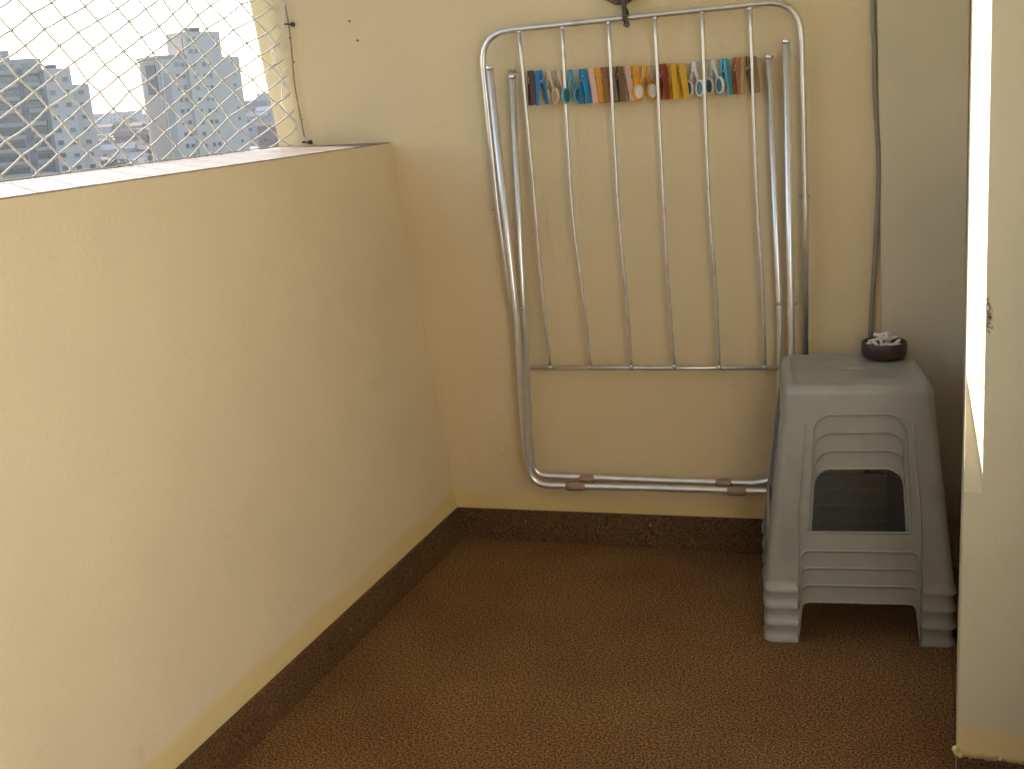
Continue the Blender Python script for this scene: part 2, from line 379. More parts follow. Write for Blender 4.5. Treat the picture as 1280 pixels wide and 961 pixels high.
# ------------------------------------------------------------------ safety net
nt_ = thing('safety_net', 'cream nylon safety net stretched over the parapet opening', 'net')
P0 = (-1.02337, 1.50343); A_ = (.03259, -.03318); Bv = (.10475, -.00236)
def netpt(i, j):
    y = P0[0]+i*A_[0]+j*Bv[0]; z = P0[1]+i*A_[1]+j*Bv[1]
    jt = random.Random(i*977+j*131)
    y += jt.gauss(0, .0025); z += jt.gauss(0, .0025)
    return y, z
def netx(y, z):
    t = max(0, min(1, (y+.30)/.24)); t = t*t*(3-2*t)
    return (-.335-(-LX)*z+.0) + .004*sin(y*9+z*4) + t*.065*max(.25, 1-(z-1.2)*.25)
YE = -.065
net = MB(); knots = MB()
def ypos(y): return y
cords = {}
for i in range(-48, 40):
    for j in range(-40, 26):
        a = netpt(i, j)
        for di, dj in ((1, 0), (1, -1)):
            b = netpt(i+di, j+dj)
            def inside(q): return -3.4 < q[0] < YE and 1.203 < q[1] < 2.58
            ia, ib = inside(a), inside(b)
            if not (ia or ib): continue
            a_, b_ = a, b
            # trim at the sill / wall so cords end on the border cord
            if not (ia and ib):
                p_in, p_out = (a, b) if ia else (b, a)
                t = 1
                for lim, ax in ((1.203, 1), (2.58, 1), (YE, 0), (-3.4, 0)):
                    d = p_out[ax]-p_in[ax]
                    if abs(d) > 1e-9:
                        tt = (lim-p_in[ax])/d
                        if 0 < tt < t: t = tt
                b2 = (p_in[0]+(p_out[0]-p_in[0])*t, p_in[1]+(p_out[1]-p_in[1])*t); a_, b_ = p_in, b2
            mid = ((a_[0]+b_[0])/2, (a_[1]+b_[1])/2-.0012)
            pts = [V((netx(*q), q[0], q[1])) for q in (a_, mid, b_)]
            net.tube(pts, .0024, 5, cap=False)
        if -3.4 < a[0] < YE and 1.205 < a[1] < 2.58: knots.ball((netx(*a), a[0], a[1]), .0045, n=4)
net.build('mesh', M['net'], nt_); knots.build('knots', M['net'], nt_)
# border cord on the sill and gathered strands by the wall
b = MB(); b.tube(smoothpath([(netx(y, 1.203), y, 1.2025+.002*abs(sin(y*23))) for y in [-3.4+k*.06 for k in range(56)]], 2), .0016, 6)
g0 = [U(356, 0, .03), U(352, 40, .03), U(340, 66, .035), U(352, 92, .03), U(353, 128, .03), U(366, 148, .02), U(368, 160, .02), U(384, 176, .015)]
b.tube(smoothpath(g0, 5), .0016, 6)
b.tube(smoothpath([U(354, 6, .02), U(336, 50, .05), U(346, 70, .04), U(332, 96, .06), U(340, 120, .04), U(346, 150, .05), U(352, 180, .04)], 5), .0012, 6)
b.tube(smoothpath([U(360, 86, .02), U(352, 100, .04), U(362, 118, .025), U(352, 130, .04), U(370, 152, .015)], 5), .0013, 6)
b.build('border_cord', M['net'], nt_)
b = MB(); path = [U(355+ (y/178)*25+1.5*sin(y/23), y, .012) for y in range(-260, 178, 12)]
b.tube(path, .0021, 6)
for y in (48, 78, 150): b.ball(U(355+(y/178)*25+1, y, .012), .0040)
rp = b.build('edge_rope', M['rope']); tag(rp, 'thin brown rope down the end wall that holds the net edge', 'rope')
for k, (px, py, lab) in enumerate(((366, 31, 'upper rusty screw hook holding the net rope on the end wall'), (388, 178, 'lower rusty screw hook holding the net rope just above the sill'))):
    hk = thing('screw_hook', lab, 'hook', U(px, py, 0), group='hooks holding the net rope')
    s = MB(); s.tube([(.0, .006, 0), (0, -.012, 0)], .0032, 8)
    s.tube(smoothpath([(0, -.010, 0), (-.006, -.018, .001), (-.015, -.018, .001), (-.019, -.010, .002), (-.014, -.006, .003)], 5), .0022, 6); s.build('shank', M['rust'], hk)
    s = MB(); s.tube([(0, .002, 0), (0, -.003, 0)], .0065, 12); s.build('washer', M['rust'], hk)

# ------------------------------------------------------------------ clothes rack on the back wall
rk = thing('clothes_rack', 'folded aluminium clothes drying rack hung upright on the end wall', 'clothes rack')
OA, OU1, OU2 = .052, .070, .038
def UP(l, off): return [U(x, y, off) for x, y in l]
s = MB()
s.tube(rounded(UP([(648, 446), (640, 386), (622, 262), (600, 42), (1001, 0), (1004, 120), (1007, 262), (1007, 446)], OA), [0, 0, .085, .085, 0, 0]), .0078, 10)
s.build('outer_frame', M['alu'], rk)
s = MB(); s.tube(rounded(UP([(612, 85), (646, 400), (656, 560), (664, 606), (820, 610), (952, 614), (985, 614), (991, 560), (989, 400), (983, 52)], OU1), [0, .05, .06, 0, 0, .05, .05, 0]), [.0105]*1+[.0105]*200 if False else .0092, 10)
s.build('leg_frame', M['alu_bright'], rk)
s = MB(); s.tube(rounded(UP([(640, 96), (655, 400), (664, 560), (668, 594), (820, 600), (940, 604), (968, 600), (975, 540), (975, 400), (961, 71)], OU2), [0, .04, .06, 0, 0, .06, .05, 0]), .0085, 10)
s.build('leg_frame', M['alu_bright'], rk)
bars = [((649, 40), (668, 250), (688, 459)), ((703, 35), (714, 250), (738, 459)), ((761, 29), (772, 250), (789, 458)), ((819, 23), (829, 250), (843, 458)), ((878, 16), (886, 250), (899, 459)), ((938, 11), (946, 250), (956, 459))]
for k, br in enumerate(bars):
    s = MB(); P = [U(x, y, OA-.001*(i)) for i, (x, y) in enumerate(br)]
    P.insert(2, (P[1]+P[2])/2 + V((random.uniform(-.004, .004), 0, 0)))
    s.tube(smoothpath(P, 6), .0047, 8); s.ball(P[0], .0068); s.ball(P[-1], .0072); s.build('bar', M['alu'], rk)
s = MB(); s.tube(UP([(663, 460), (820, 460), (972, 460)], OA-.006), .0058, 8); s.build('crossbar', M['alu'], rk)
for x, y, off, dx in ((720, 607.5, OU1, 12), (734, 598, OU2, 10), (921, 613.5, OU1, 12), (905, 603.5, OU2, 10)):
    s = MB(); a = U(x-dx, y, off); c = U(x+dx, y+.3, off); s.tube([a, a.lerp(c, .12), a.lerp(c, .88), c], [.0098, .0128, .0128, .0098], 12); s.build('joint_clip', M['clip'], rk)
for x, y, off, r in ((612, 85, OU1, .0098), (640, 96, OU2, .0090), (961, 71, OU2, .0090), (983, 52, OU1, .0098)):
    s = MB(); a = U(x, y+3, off); c = U(x, y-2, off); s.tube([a, c, c+V((0, 0, .002))], [r, r, r*.6], 10); s.build('end_cap', M['alu_bright'], rk)
for x, y, off in ((621, 262, OA), (1007, 245, OA), (648, 385, OU2+.014), (976, 380, OU2+.014), (990, 380, OU1-.008)):
    s = MB(); a = U(x-6, y, off); c = U(x+6, y, off); s.tube([a, c], .0032, 8); s.ball(a, .0045); s.build('rivet', M['wire'], rk)
# peg wire strung between the two inner tube ends, behind the bars
OW = .033
wp = [U(x, y, OW) for x, y in ((641, 91), (700, 90), (765, 86), (815, 83), (865, 80), (880, 76), (905, 76), (938, 73), (962, 75))]
s = MB(); s.tube(smoothpath(wp, 6), .0016, 6)
for a in (wp[0], wp[-1]):
    s.tube([a+V((.0095*cos(t), .0095*sin(t), .0006*t)) for t in [k*.5 for k in range(26)]], .0014, 5)
s.build('wire', M['wire'], rk)

# hook the rack hangs from
hx = U(781, 20, OA)
hk = thing('rack_bracket', 'dark rusty iron bracket gripping the top tube of the clothes rack', 'bracket')
s = MB(); a = U(758, 3, 0.002); c = U(804, 3, .002)
s.hexa([B(.648, 1.493, .001), B(.676, 1.493, .001), B(.676, 1.493, .03), B(.648, 1.493, .03), B(.612, 1.518, .001), B(.716, 1.518, .001), B(.716, 1.518, .03), B(.612, 1.518, .03)])
s.build('plate', M['rust'], hk, bevel=.003)
s = MB(); top = U(780, 2, OA-.004); bot = U(781, 16, OA)
s.tube([top+V((0, 0, .01)), top, U(780, 9, OA-.002), bot], [.010, .009, .006, .007], 10)
s.build('stem', M['rust'], hk)
s = MB(); s.tube([hx+V((.0, .0135*cos(t), .0135*sin(t))) for t in [k*2*pi/14 for k in range(14)]], .0042, 8, closed=True)
s.tube([hx+V((.005, .0145*cos(t), .0145*sin(t))) for t in [k*2*pi/14 for k in range(14)]], .003, 8, closed=True)
s.tube(smoothpath([U(783, 24, OA+.013), U(785, 30, OA+.010), U(784, 33, OA+.006), U(780, 30, OA+.004)], 4), .0042, 8)
s.build('clamp', M['rust'], hk)

# ------------------------------------------------------------------ clothes pegs
PC = dict(maroon=(.09, .04, .042), blue=(.035, .27, .54), ltblue=(.09, .38, .56), beige=(.62, .46, .31), pink=(.66, .42, .34), teal=(.05, .14, .14), mustard=(.72, .33, .03),
          brown=(.30, .12, .045), dark=(.17, .115, .06), yellow=(.68, .40, .03), red=(.30, .055, .035), white=(.62, .62, .58), orange=(.55, .24, .10), reddish=(.38, .15, .07), tan=(.42, .25, .11), olive=(.26, .18, .07))
PM = {}
def pm(k):
    if k not in PM: PM[k] = mat('peg_plastic_'+k, PC[k], rough=.45, var=.06, vscale=60)
    return PM[k]
def straight_peg(name, label, c):
    r = thing(name, label, 'clothes peg', group='clothes pegs in a row on the rack wire')
    for sg in (-1, 1):
        q = MB()
        prof = [(.004, .0015, .0055), (-.006, .0012, .0075), (-.020, .0030, .0090), (-.034, .0045, .0100), (-.052, .0085, .0130), (-.076, .0105, .0145), (-.080, .0108, .0140)]
        for (z0, i0, o0), (z1, i1, o1) in zip(prof[:-1], prof[1:]):
            wv0 = .0056; P = [(-wv0, sg*i1, z1), (wv0, sg*i1, z1), (wv0, sg*o1, z1), (-wv0, sg*o1, z1), (-wv0, sg*i0, z0), (wv0, sg*i0, z0), (wv0, sg*o0, z0), (-wv0, sg*o0, z0)]
            q.hexa(P)
        for z in (-.058, -.063, -.068): q.box((-.0052, sg*.0125-.001, z), (.0052, sg*.0125+.0025*sg+.001, z+.0016))
        q.build('leg', pm(c), r)
    q = MB(); q.tube([(.0070*(k/20*2-1), .0035*cos(k*1.9), -.024+.0035*sin(k*1.9)) for k in range(21)], .0010, 5); q.tube([(-.007, -.009, -.012), (-.007, 0, -.024)], .0009, 5); q.tube([(.007, .009, -.012), (.007, 0, -.024)], .0009, 5)
    q.build('spring', M['steel'], r)
    return r
def oval_peg(name, label, c, c2):
    """peg whose two arms end in oval rings with coloured grips"""
    r = thing(name, label, 'clothes peg', group='clothes pegs in a row on the rack wire')
    for sg in (-1, 1):
        q = MB(); wv = .005
        q.tube([(0, sg*.002, .004), (0, sg*.0022, -.010), (0, sg*.005, -.024), (0, sg*.0105, -.040)], [.0035, .0042, .0042, .0036], 8)
        cy_, cz_ = sg*.0150, -.058
        q.tube([(0, cy_+.0095*cos(t), cz_+.0175*sin(t)) for t in [k*2*pi/18 for k in range(18)]], .0033, 7, closed=True)
        a = q.build('arm', pm(c), r)
        q = MB(); n = 16
        for xx, sgn in ((-.0030, 1), (.0030, -1)):
            pts = [(xx, cy_+.0078*cos(t), cz_+.0155*sin(t)) for t in [k*2*pi/n for k in range(n)]]
            q.face(pts if sgn > 0 else pts[::-1])
        for k in range(n):
            t0, t1 = k*2*pi/n, (k+1)*2*pi/n
            q.face([(-.003, cy_+.0078*cos(t0), cz_+.0155*sin(t0)), (.003, cy_+.0078*cos(t0), cz_+.0155*sin(t0)), (.003, cy_+.0078*cos(t1), cz_+.0155*sin(t1)), (-.003, cy_+.0078*cos(t1), cz_+.0155*sin(t1))])
        q.build('grip', pm(c2), a)
    q = MB(); q.tube([(.0062*(k/20*2-1), .0032*cos(k*1.9), -.022+.0032*sin(k*1.9)) for k in range(21)], .0009, 5); q.build('spring', M['steel'], r)
    return r
pegs = [ # px, kind, colour(s), turn, label
 (663, 's', 'maroon', 35, 'dark maroon clothes peg at the left end of the row'),
 (673, 's', 'blue', 40, 'blue clothes peg next to the dark maroon one at the left end'),
 (686, 'o', ('beige', 'tan'), 62, 'beige oval-handled clothes peg right of the first blue peg'),
 (699, 'o', ('beige', 'pink'), 60, 'pale beige oval-handled clothes peg just left of the second rack bar'),
 (713, 'o', ('ltblue', 'teal'), 38, 'greyish clothes peg with teal grips right of the second rack bar'),
 (728, 's', 'blue', 52, 'bright blue clothes peg between the second and third rack bars'),
 (738, 's', 'pink', 25, 'pinkish clothes peg squeezed between the blue and the mustard pegs'),
 (746, 's', 'mustard', 35, 'mustard clothes peg just left of the brown one by the third bar'),
 (755, 's', 'brown', 35, 'brown clothes peg just left of the third rack bar'),
 (764, 's', 'dark', 20, 'blackish clothes peg directly behind the third rack bar'),
 (774, 's', 'dark', 40, 'dark olive clothes peg just right of the third rack bar'),
 (783, 's', 'pink', 38, 'pale pink clothes peg between the dark and the yellow pegs'),
 (793, 's', 'mustard', 42, 'golden yellow clothes peg right of the pale pink one'),
 (806, 'o', ('mustard', 'white'), 64, 'yellow oval-handled clothes peg with whitish grips beside the red peg'),
 (828, 's', 'red', 52, 'red clothes peg, the only red one, right of the fourth bar'),
 (840, 's', 'yellow', 42, 'left one of the two yellow pegs right of the red peg'),
 (851, 's', 'yellow', 36, 'right one of the two yellow pegs right of the red peg'),
 (868, 'o', ('white', 'teal'), 62, 'white clothes peg with teal oval grips left of the fifth bar'),
 (892, 'o', ('white', 'teal'), 55, 'white clothes peg with teal oval grips right of the fifth bar'),
 (906, 's', 'ltblue', 62, 'wide bright blue clothes peg towards the right end of the row'),
 (921, 's', 'reddish', 38, 'reddish brown clothes peg right of the wide blue one'),
 (931, 's', 'tan', 45, 'tan clothes peg second from the right end of the row'),
 (941, 's', 'olive', 25, 'dark olive brown clothes peg at the right end of the row'),
]
wireX = smoothpath(wp, 6)
def wire_at(px):
    tgt = U(px, 85, OW).x
    for a, b_ in zip(wireX[:-1], wireX[1:]):
        if a.x <= tgt <= b_.x: return a.lerp(b_, (tgt-a.x)/(b_.x-a.x+1e-9))
    return wireX[-1]
tiltx = math.atan(.06)
for px, kd, c, turn, lab in pegs:
    o = straight_peg('clothes_peg', lab, c) if kd == 's' else oval_peg('clothes_peg', lab, *c)
    o.location = wire_at(px); o.rotation_euler = (radians(random.uniform(-3, 3)), radians(random.uniform(-5, 1)), radians(turn*random.choice((1, 1, -1))))
    o.scale = (1.3, 1.2, 1.05)

# ------------------------------------------------------------------ hanging cable
s = MB(); cp = [(1091, -420), (1092, -200), (1091, 0), (1093, 60), (1094, 120), (1098, 185), (1098, 240), (1094, 320), (1089, 400), (1086, 470), (1084, 560), (1082, 660)]
s.tube(smoothpath([U(x, y, .011) for x, y in cp], 8), .0062, 10)
cb = s.build('hanging_cable', M['cord']); tag(cb, 'grey brown cable hanging down the end wall behind the stools', 'cable')

# ------------------------------------------------------------------ stools
HS = .484
def hw(h): return .161+(.213-.161)*(h/HS)      # h measured down from the seat
RC = .024
def skin(side, u, h, out=0):
    """point on side panel; u is the metric offset from its middle"""
    d = hw(h)+out; p_ = (u, -d)
    a = side*pi/2; return V((p_[0]*cos(a)-p_[1]*sin(a), p_[0]*sin(a)+p_[1]*cos(a), HS-h))
WT, WBt, BB = .066, .340, .384
def wwin(h):  # half-width of window opening at h
    base = .098+(h-WT)*(.115-.098)/(WBt-WT); r = .038
    if h-WT < r: base = base-r+math.sqrt(max(0, r*r-(r-(h-WT))**2))
    return base
def wlow(h):
    base = .128+(h-BB)*(.139-.128)/(HS-BB); r = .016
    if h-BB < r: base = base-r+math.sqrt(max(0, r*r-(r-(h-BB))**2))
    return base
rows_win = [WT+.038*(1-cos(k*pi/2/6)) for k in range(7)] + [WT+.038+(WBt-WT-.038)*k/5 for k in range(1, 6)]
rows_low = [BB+.016*(1-cos(k*pi/2/5)) for k in range(6)] + [BB+.016+(HS-BB-.016)*k/3 for k in range(1, 4)]
def corner_strip(mb, side, h0, h1, flare0=0, flare1=0):
    n = 6
    for k in range(n):
        q = []
        for h, fl in ((h0, flare0), (h1, flare1)):
            d = hw(h)+fl; cx = d-RC; a0 = -pi/2+k*pi/2/n; a1 = -pi/2+(k+1)*pi/2/n
            q.append([(cx+RC*cos(a), -cx+RC*sin(a)) for a in (a0, a1)])
        a = side*pi/2; R2 = lambda x, y: (x*cos(a)-y*sin(a), x*sin(a)+y*cos(a))
        p0, p1 = q[0]; p2, p3 = q[1]
        mb.face([R2(*p2)+(HS-h1,), R2(*p3)+(HS-h1,), R2(*p1)+(HS-h0,), R2(*p0)+(HS-h0,)], sm=True)
def strip(mb, side, h0, a0, b0, h1, a1, b1, n=3, o0=0, o1=0):
    for k in range(n):
        t, t2 = k/n, (k+1)/n
        mb.face([skin(side, a1+(b1-a1)*t, h1, o1), skin(side, a1+(b1-a1)*t2, h1, o1), skin(side, a0+(b0-a0)*t2, h0, o0), skin(side, a0+(b0-a0)*t, h0, o0)], sm=True)
def make_stool():
    r = thing('stool', 'x', 'stool', group='stacked grey plastic stools')
    # seat: slightly domed top with rounded border and a hand slot
    s = MB(); N_ = 12
    H0 = .020
    def rr(d, rad, z, n=6):
        out = []
        for c in range(4):
            for k in range(n+1):
                a = -pi/2+c*pi/2+k*pi/2/n; ox = [1, 1, -1, -1][c]*(d-rad); oy = [-1, 1, 1, -1][c]*(d-rad)
                out.append(V((ox+rad*cos(a), oy+rad*sin(a), z)))
        return out
    rings = [rr(hw(H0), RC, HS-H0), rr(hw(.012)-.001, RC, HS-.012), rr(.157, .023, HS-.005), rr(.151, .022, HS-.0012), rr(.144, .02, HS), rr(.139, .018, HS-.0018), rr(.133, .016, HS-.0045)]
    for a, b_ in zip(rings[:-1], rings[1:]):
        m_ = len(a)
        for k in range(m_): s.face([a[k], a[(k+1) % m_], b_[(k+1) % m_], b_[k]], sm=True)
    inner = rings[-1]; m_ = len(inner)
    slot = []
    for k in range(m_):
        a = math.atan2(inner[k].y, inner[k].x); slot.append(V((.026*cos(a), .0105*sin(a), HS-.003)))
    # radiating shallow ribs on the seat panel
    mids = [inner[k].lerp(slot[k], .12) + V((0, 0, .0018)) for k in range(m_)]
    mids2 = [inner[k].lerp(slot[k], .45) + V((0, 0, .0018)) for k in range(m_)]
    mids3 = [inner[k].lerp(slot[k], .5) + V((0, 0, .0002)) for k in range(m_)]
    mids4 = [inner[k].lerp(slot[k], .9) + V((0, 0, .0010)) for k in range(m_)]
    ch = [inner, mids, mids2, mids3, mids4, slot, [q+V((0, 0, -.03)) for q in slot]]
    for a, b_ in zip(ch[:-1], ch[1:]):
        for k in range(m_): s.face([a[k], a[(k+1) % m_], b_[(k+1) % m_], b_[k]], sm=True)
    s.build('seat', M['stool'], r, merge='n')
    # apron
    s = MB()
    for sd in range(4):
        for h0, h1 in ((H0, .035), (.035, .050), (.050, WT)):
            strip(s, sd, h0, -(hw(h0)-RC), hw(h0)-RC, h1, -(hw(h1)-RC), hw(h1)-RC, 8); corner_strip(s, sd, h0, h1)
    ap = s.build('apron', M['stool'], r, merge=True, solid=.0024)
    # legs: one folded corner each
    for c in range(4):
        s = MB()
        rows = [(h, wwin(h) if k else 0) for k, h in enumerate(rows_win)]
        def seg(h0, w0, h1, w1, o0=0, o1=0):
            e0, e1 = hw(h0)+o0-RC, hw(h1)+o1-RC
            strip(s, c, h0, w0, e0, h1, w1, e1, 3, o0, o1); corner_strip(s, c, h0, h1, o0, o1)
            strip(s, (c+1) % 4, h0, -e0, -w0, h1, -e1, -w1, 3, o0, o1)
        for h0, h1 in zip(rows_win[:-1], rows_win[1:]):
            seg(h0, wwin(h0+1e-7), h1, wwin(h1))
        seg(WBt, wwin(WBt), BB, .112)
        for h0, h1 in zip(rows_low[:-1], rows_low[1:]):
            if h1 > HS-.02: seg(h0, wlow(h0+1e-7), HS-.014, wlow(HS-.014)); seg(HS-.014, wlow(HS-.014), HS-.012, wlow(HS-.012), 0, .0022); seg(HS-.012, wlow(HS-.012), HS, wlow(HS), .0022, .0032)
            else: seg(h0, wlow(h0+1e-7), h1, wlow(h1))
        s.build('leg', M['stool'], r, merge=True, solid=.0024)
    for sd in range(4):
        s = MB(); strip(s, sd, WBt, -wwin(WBt), wwin(WBt), BB, -.112, .112, 6)
        # moulded lips round the window and under the beam
        win = [skin(sd, -wwin(h), h, -.0011) for h in reversed(rows_win)] + [skin(sd, wwin(h), h, -.0011) for h in rows_win]
        o = s.build('stretcher', M['stool'], r, merge=True, solid=.0024)
        s = MB(); s.tube(win, .0032, 6, closed=True)
        low = [skin(sd, -wlow(h), h, -.0011) for h in reversed(rows_low)] + [skin(sd, wlow(h), h, -.0011) for h in rows_low]
        s.tube(low, .0032, 6)
        # raised outer contour line of the recessed panel
        cont = [skin(sd, -(hw(h)-RC*1.25), h, .0002) for h in (.44, .3, .18, .12)] + []
        s.build('lip', M['stool'], r)
        for sg in (-1, 1):
            s = MB(); s.tube([skin(sd, sg*(wwin(.10)+(.017 if True else 0)-(.017-.004)*max(0, (h-.30)/.15)+(wlow(.44)-wwin(.10)-.004)*(max(0, h-.10)/.34)), h, .0004) for h in (.088, .13, .2, .28, .34, .39, .44)], .0022, 6)
            s.build('rib', M['stool'], r)
    return r
st0 = make_stool()
SX, SY, SR = 1.165, -.245, radians(8.5)
labs = ['bottom stool of the grey plastic stack, its feet on the tiles', 'second grey plastic stool from the floor in the stack', 'third grey plastic stool from the floor, just beneath the top one', 'topmost grey plastic stool of the stack, carrying the ashtray']
PIT = .043
for k in range(4):
    loc = (SX+random.uniform(-.0008, .0008)*k, SY, .0005+k*PIT); rot = (0, 0, SR+radians(random.uniform(-.12, .12)))
    if k == 0: st0.location = loc; st0.rotation_euler = rot; st0['label'] = labs[0]
    else: dup(st0, loc, rot, labs[k])
ZTOP = .0005+3*PIT+HS

# ------------------------------------------------------------------ ashtray
ac = V((1.232, -.128, ZTOP))
at = thing('ashtray', 'round dark brown ashtray full of white cigarette butts on the top stool', 'ashtray', ac)
s = MB(); s.lathe([(.0001, 0), (.046, 0), (.050, .003), (.0535, .012), (.0545, .026), (.0535, .037), (.052, .040), (.0495, .0395), (.048, .034), (.046, .014), (.0001, .012)], 40)
s.build('bowl', M['bowl'], at)
s = MB(); s.lathe([(.0001, .028), (.02, .0275), (.035, .025), (.0465, .022)], 24); s.build('ash', M['ash'], at)
def make_butt():
    r = thing('cigarette_butt', 'short white cigarette butt in the brown ashtray', 'cigarette butt', group='cigarette butts in the ashtray')
    s = MB(); s.tube([(-.016, 0, 0), (.002, 0, 0), (.006, .0004, .0003), (.011, .0002, 0)], [.0042, .0042, .0038, .0043], 9); s.build('paper', M['butt'], r)
    s = MB(); s.tube([(-.0215, 0, 0), (-.016, 0, 0)], [.0041, .0043], 9); s.build('filter', M['filter'], r)
    return r
b0 = make_butt(); rb = random.Random(4)
spots = []
for k in range(17):
    a = rb.uniform(0, 2*pi); rad = .028*math.sqrt(rb.random()) if k > 4 else .030
    if k < 5: a = -pi/2 + (k-2)*.65; 
    spots.append((rad*cos(a), rad*sin(a), .036+.006*(k//5)+rb.uniform(0, .003), rb.uniform(-.25, .75), rb.uniform(0, pi)))
for k, (x, y, z, el, az) in enumerate(spots):
    loc = (ac.x+x, ac.y+y, ac.z+z); rot = (0, -el*.8, az)
    if k == 0: b0.location = loc; b0.rotation_euler = rot
    else: dup(b0, loc, rot)

# ------------------------------------------------------------------ the town outside
def at_(px, py, dist):
    d = ray(px, py); k = dist/hypot(d.x, d.y); return CAM+d*k
def azim(px, py=150):
    d = ray(px, py); return math.atan2(-d.x, d.y)
def gz(r): # terrain height by distance from the balcony
    pts = [(0, -26), (150, -26), (300, -17), (400, -10), (700, -2.5), (1100, 3), (1800, 9), (2600, 12), (6000, -40)]
    for (a, za), (b_, zb_) in zip(pts[:-1], pts[1:]):
        if a <= r <= b_: return za+(zb_-za)*(r-a)/(b_-a)
    return -40
s = MB(); RR = [12, 60, 150, 220, 300, 350, 400, 480, 560, 700, 900, 1100, 1400, 1800, 2600, 6000]; NA = 72
for i in range(len(RR)-1):
    for j in range(NA):
        a0, a1 = 2*pi*j/NA, 2*pi*(j+1)/NA
        q = [(RR[i], a0), (RR[i+1], a0), (RR[i+1], a1), (RR[i], a1)]
        s.face([(-r*sin(a), r*cos(a), gz(r)+ (0 if r < 400 else 3*sin(a*5+r*.003)*min(1, (r-400)/400))) for r, a in reversed(q)], sm=True)
s.face([(-12*sin(2*pi*j/NA), 12*cos(2*pi*j/NA), -26) for j in range(NA)])
M['town_ground'] = mat('dusty_town_ground', (.16, .13, .09), rough=.95, var=.3, vscale=.02, c2=(.07, .09, .035), c2scale=.012, c2lo=.45, c2hi=.6)
struct(s.build('ground', M['town_ground'], merge='n'))
gr = bpy.data.objects['ground']

def hz(c): return c
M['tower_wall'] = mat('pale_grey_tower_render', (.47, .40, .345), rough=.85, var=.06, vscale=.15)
M['tower_side'] = mat('blue_grey_and_shade_render', (.33, .29, .265), rough=.85, var=.06, vscale=.15)  # also carries the shade on the tower block's side and corner
M['tower_band'] = mat('dark_slate_render', (.19, .17, .165), rough=.8)
M['win_dark'] = mat('dark_window_glass', (.035, .045, .06), rough=.15, spec=.8)
M['win_blue'] = mat('blue_tinted_glass', (.04, .075, .11), rough=.6, spec=.15)
M['balc'] = mat('grey_balcony_render', (.31, .28, .26), rough=.8)
M['roof_dark'] = mat('dark_roof_felt', (.12, .11, .12), rough=.9)

def box_part(name, m_, parent, a, b_, bevel=0):
    s = MB(); s.box(a, b_); return s.build(name, m_, parent)
_wm = {}; wr = random.Random(5)
M['win_mid'] = mat('half_drawn_blind_window', (.12, .12, .13), rough=.4); M['win_curt'] = mat('curtained_window', (.20, .19, .18), rough=.5)
def window(parent, x, y, z, w_, h_, face='f', m_='win_dark'):
    """window on the front (-y) or left (-x) face"""
    m_ = wr.choice(('win_dark', 'win_dark', 'win_dark', 'win_mid', 'win_curt')); h_ = h_*wr.choice((1, 1, .85)); key = (round(w_, 2), round(h_, 2), face, m_)
    if key not in _wm:
        s = MB()
        if face == 'f': s.box((-w_/2, -.06, 0), (w_/2, .02, h_)); s.box((-w_/2-.12, -.16, -.12), (w_/2+.12, .02, -.002), 1)
        else: s.box((-.06, -w_/2, 0), (.02, w_/2, h_)); s.box((-.16, -w_/2-.12, -.12), (.02, w_/2+.12, -.002), 1)
        o = s.build('window', [M[m_], M['balc']], parent); _wm[key] = o; o.location = (x, y, z); return o
    o = _wm[key].copy(); col.objects.link(o); o.parent = parent; o.location = (x, y, z); return o

# pale tower block (centre of the opening)
R1 = 300
cpt = at_(211, 150, R1); az = azim(211)
TW = thing('tower_block', 'tall pale tower block with a raised central stair tower, behind the net', 'building', (cpt.x, cpt.y, gz(R1)-2), az+radians(31))
base = gz(R1)-2
def zt(px, py, r=R1): return at_(px, py, r).z-base
Wf = 23.0; Ds = 10.4
H1 = zt(220, 72); H2 = zt(255, 37)
box_part('wall', M['tower_wall'], TW, (0, 0, 0), (Wf, Ds, H1))
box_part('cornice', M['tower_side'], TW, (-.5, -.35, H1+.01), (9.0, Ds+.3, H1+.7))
box_part('stair_tower', M['tower_wall'], TW, (7.2, .9, H1+.02), (18.6, 8, H2))
box_part('stair_front', M['tower_wall'], TW, (7.0, -.9, 0), (15.4, -.02, H2-1.2))
box_part('water_tank', M['roof_dark'], TW, (11, 2, H2+.01), (13.6, 5, H2+1.1))
box_part('corner_shade_strip', M['tower_side'], TW, (.02, -.12, 0), (1.9, -.01, H1-3.6))  # corner shade put into a darker strip on the facade
box_part('shaded_side_panel', M['tower_side'], TW, (-.14, 1.0, 0), (-.01, Ds-1, H1-.6))  # side face in shade, its darkness put into the colour
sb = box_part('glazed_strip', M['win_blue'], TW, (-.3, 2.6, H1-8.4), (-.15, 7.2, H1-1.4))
for (ax, ay) in ((8.6, 2.5), (12, 1.5), (16.5, 4)):
    s = MB(); s.tube([(ax, ay, H2), (ax, ay, H2+2.6)], .07, 5); s.tube([(ax-.7, ay, H2+2.2), (ax+.7, ay, H2+2.2)], .05, 4); s.build('aerial', M['roof_dark'], TW)
nfl = 10
for k in range(nfl):
    z = H1-2.0-k*2.85
    if z < 0: break
    for x in (4.3, 5.9): window(TW, x, 0, z, 1.0, .95)
    for x in (9.0, 11.6, 13.2): window(TW, x, -.9, z-.2, .95, .9)
    if k % 1 == 0: window(TW, 20.8, 0, z+.2, .7, .7)
for k in range(2):
    for x in (8.4, 9.9): window(TW, x, -.9, H1+1.4+k*2.9 - .3, .95, .85)

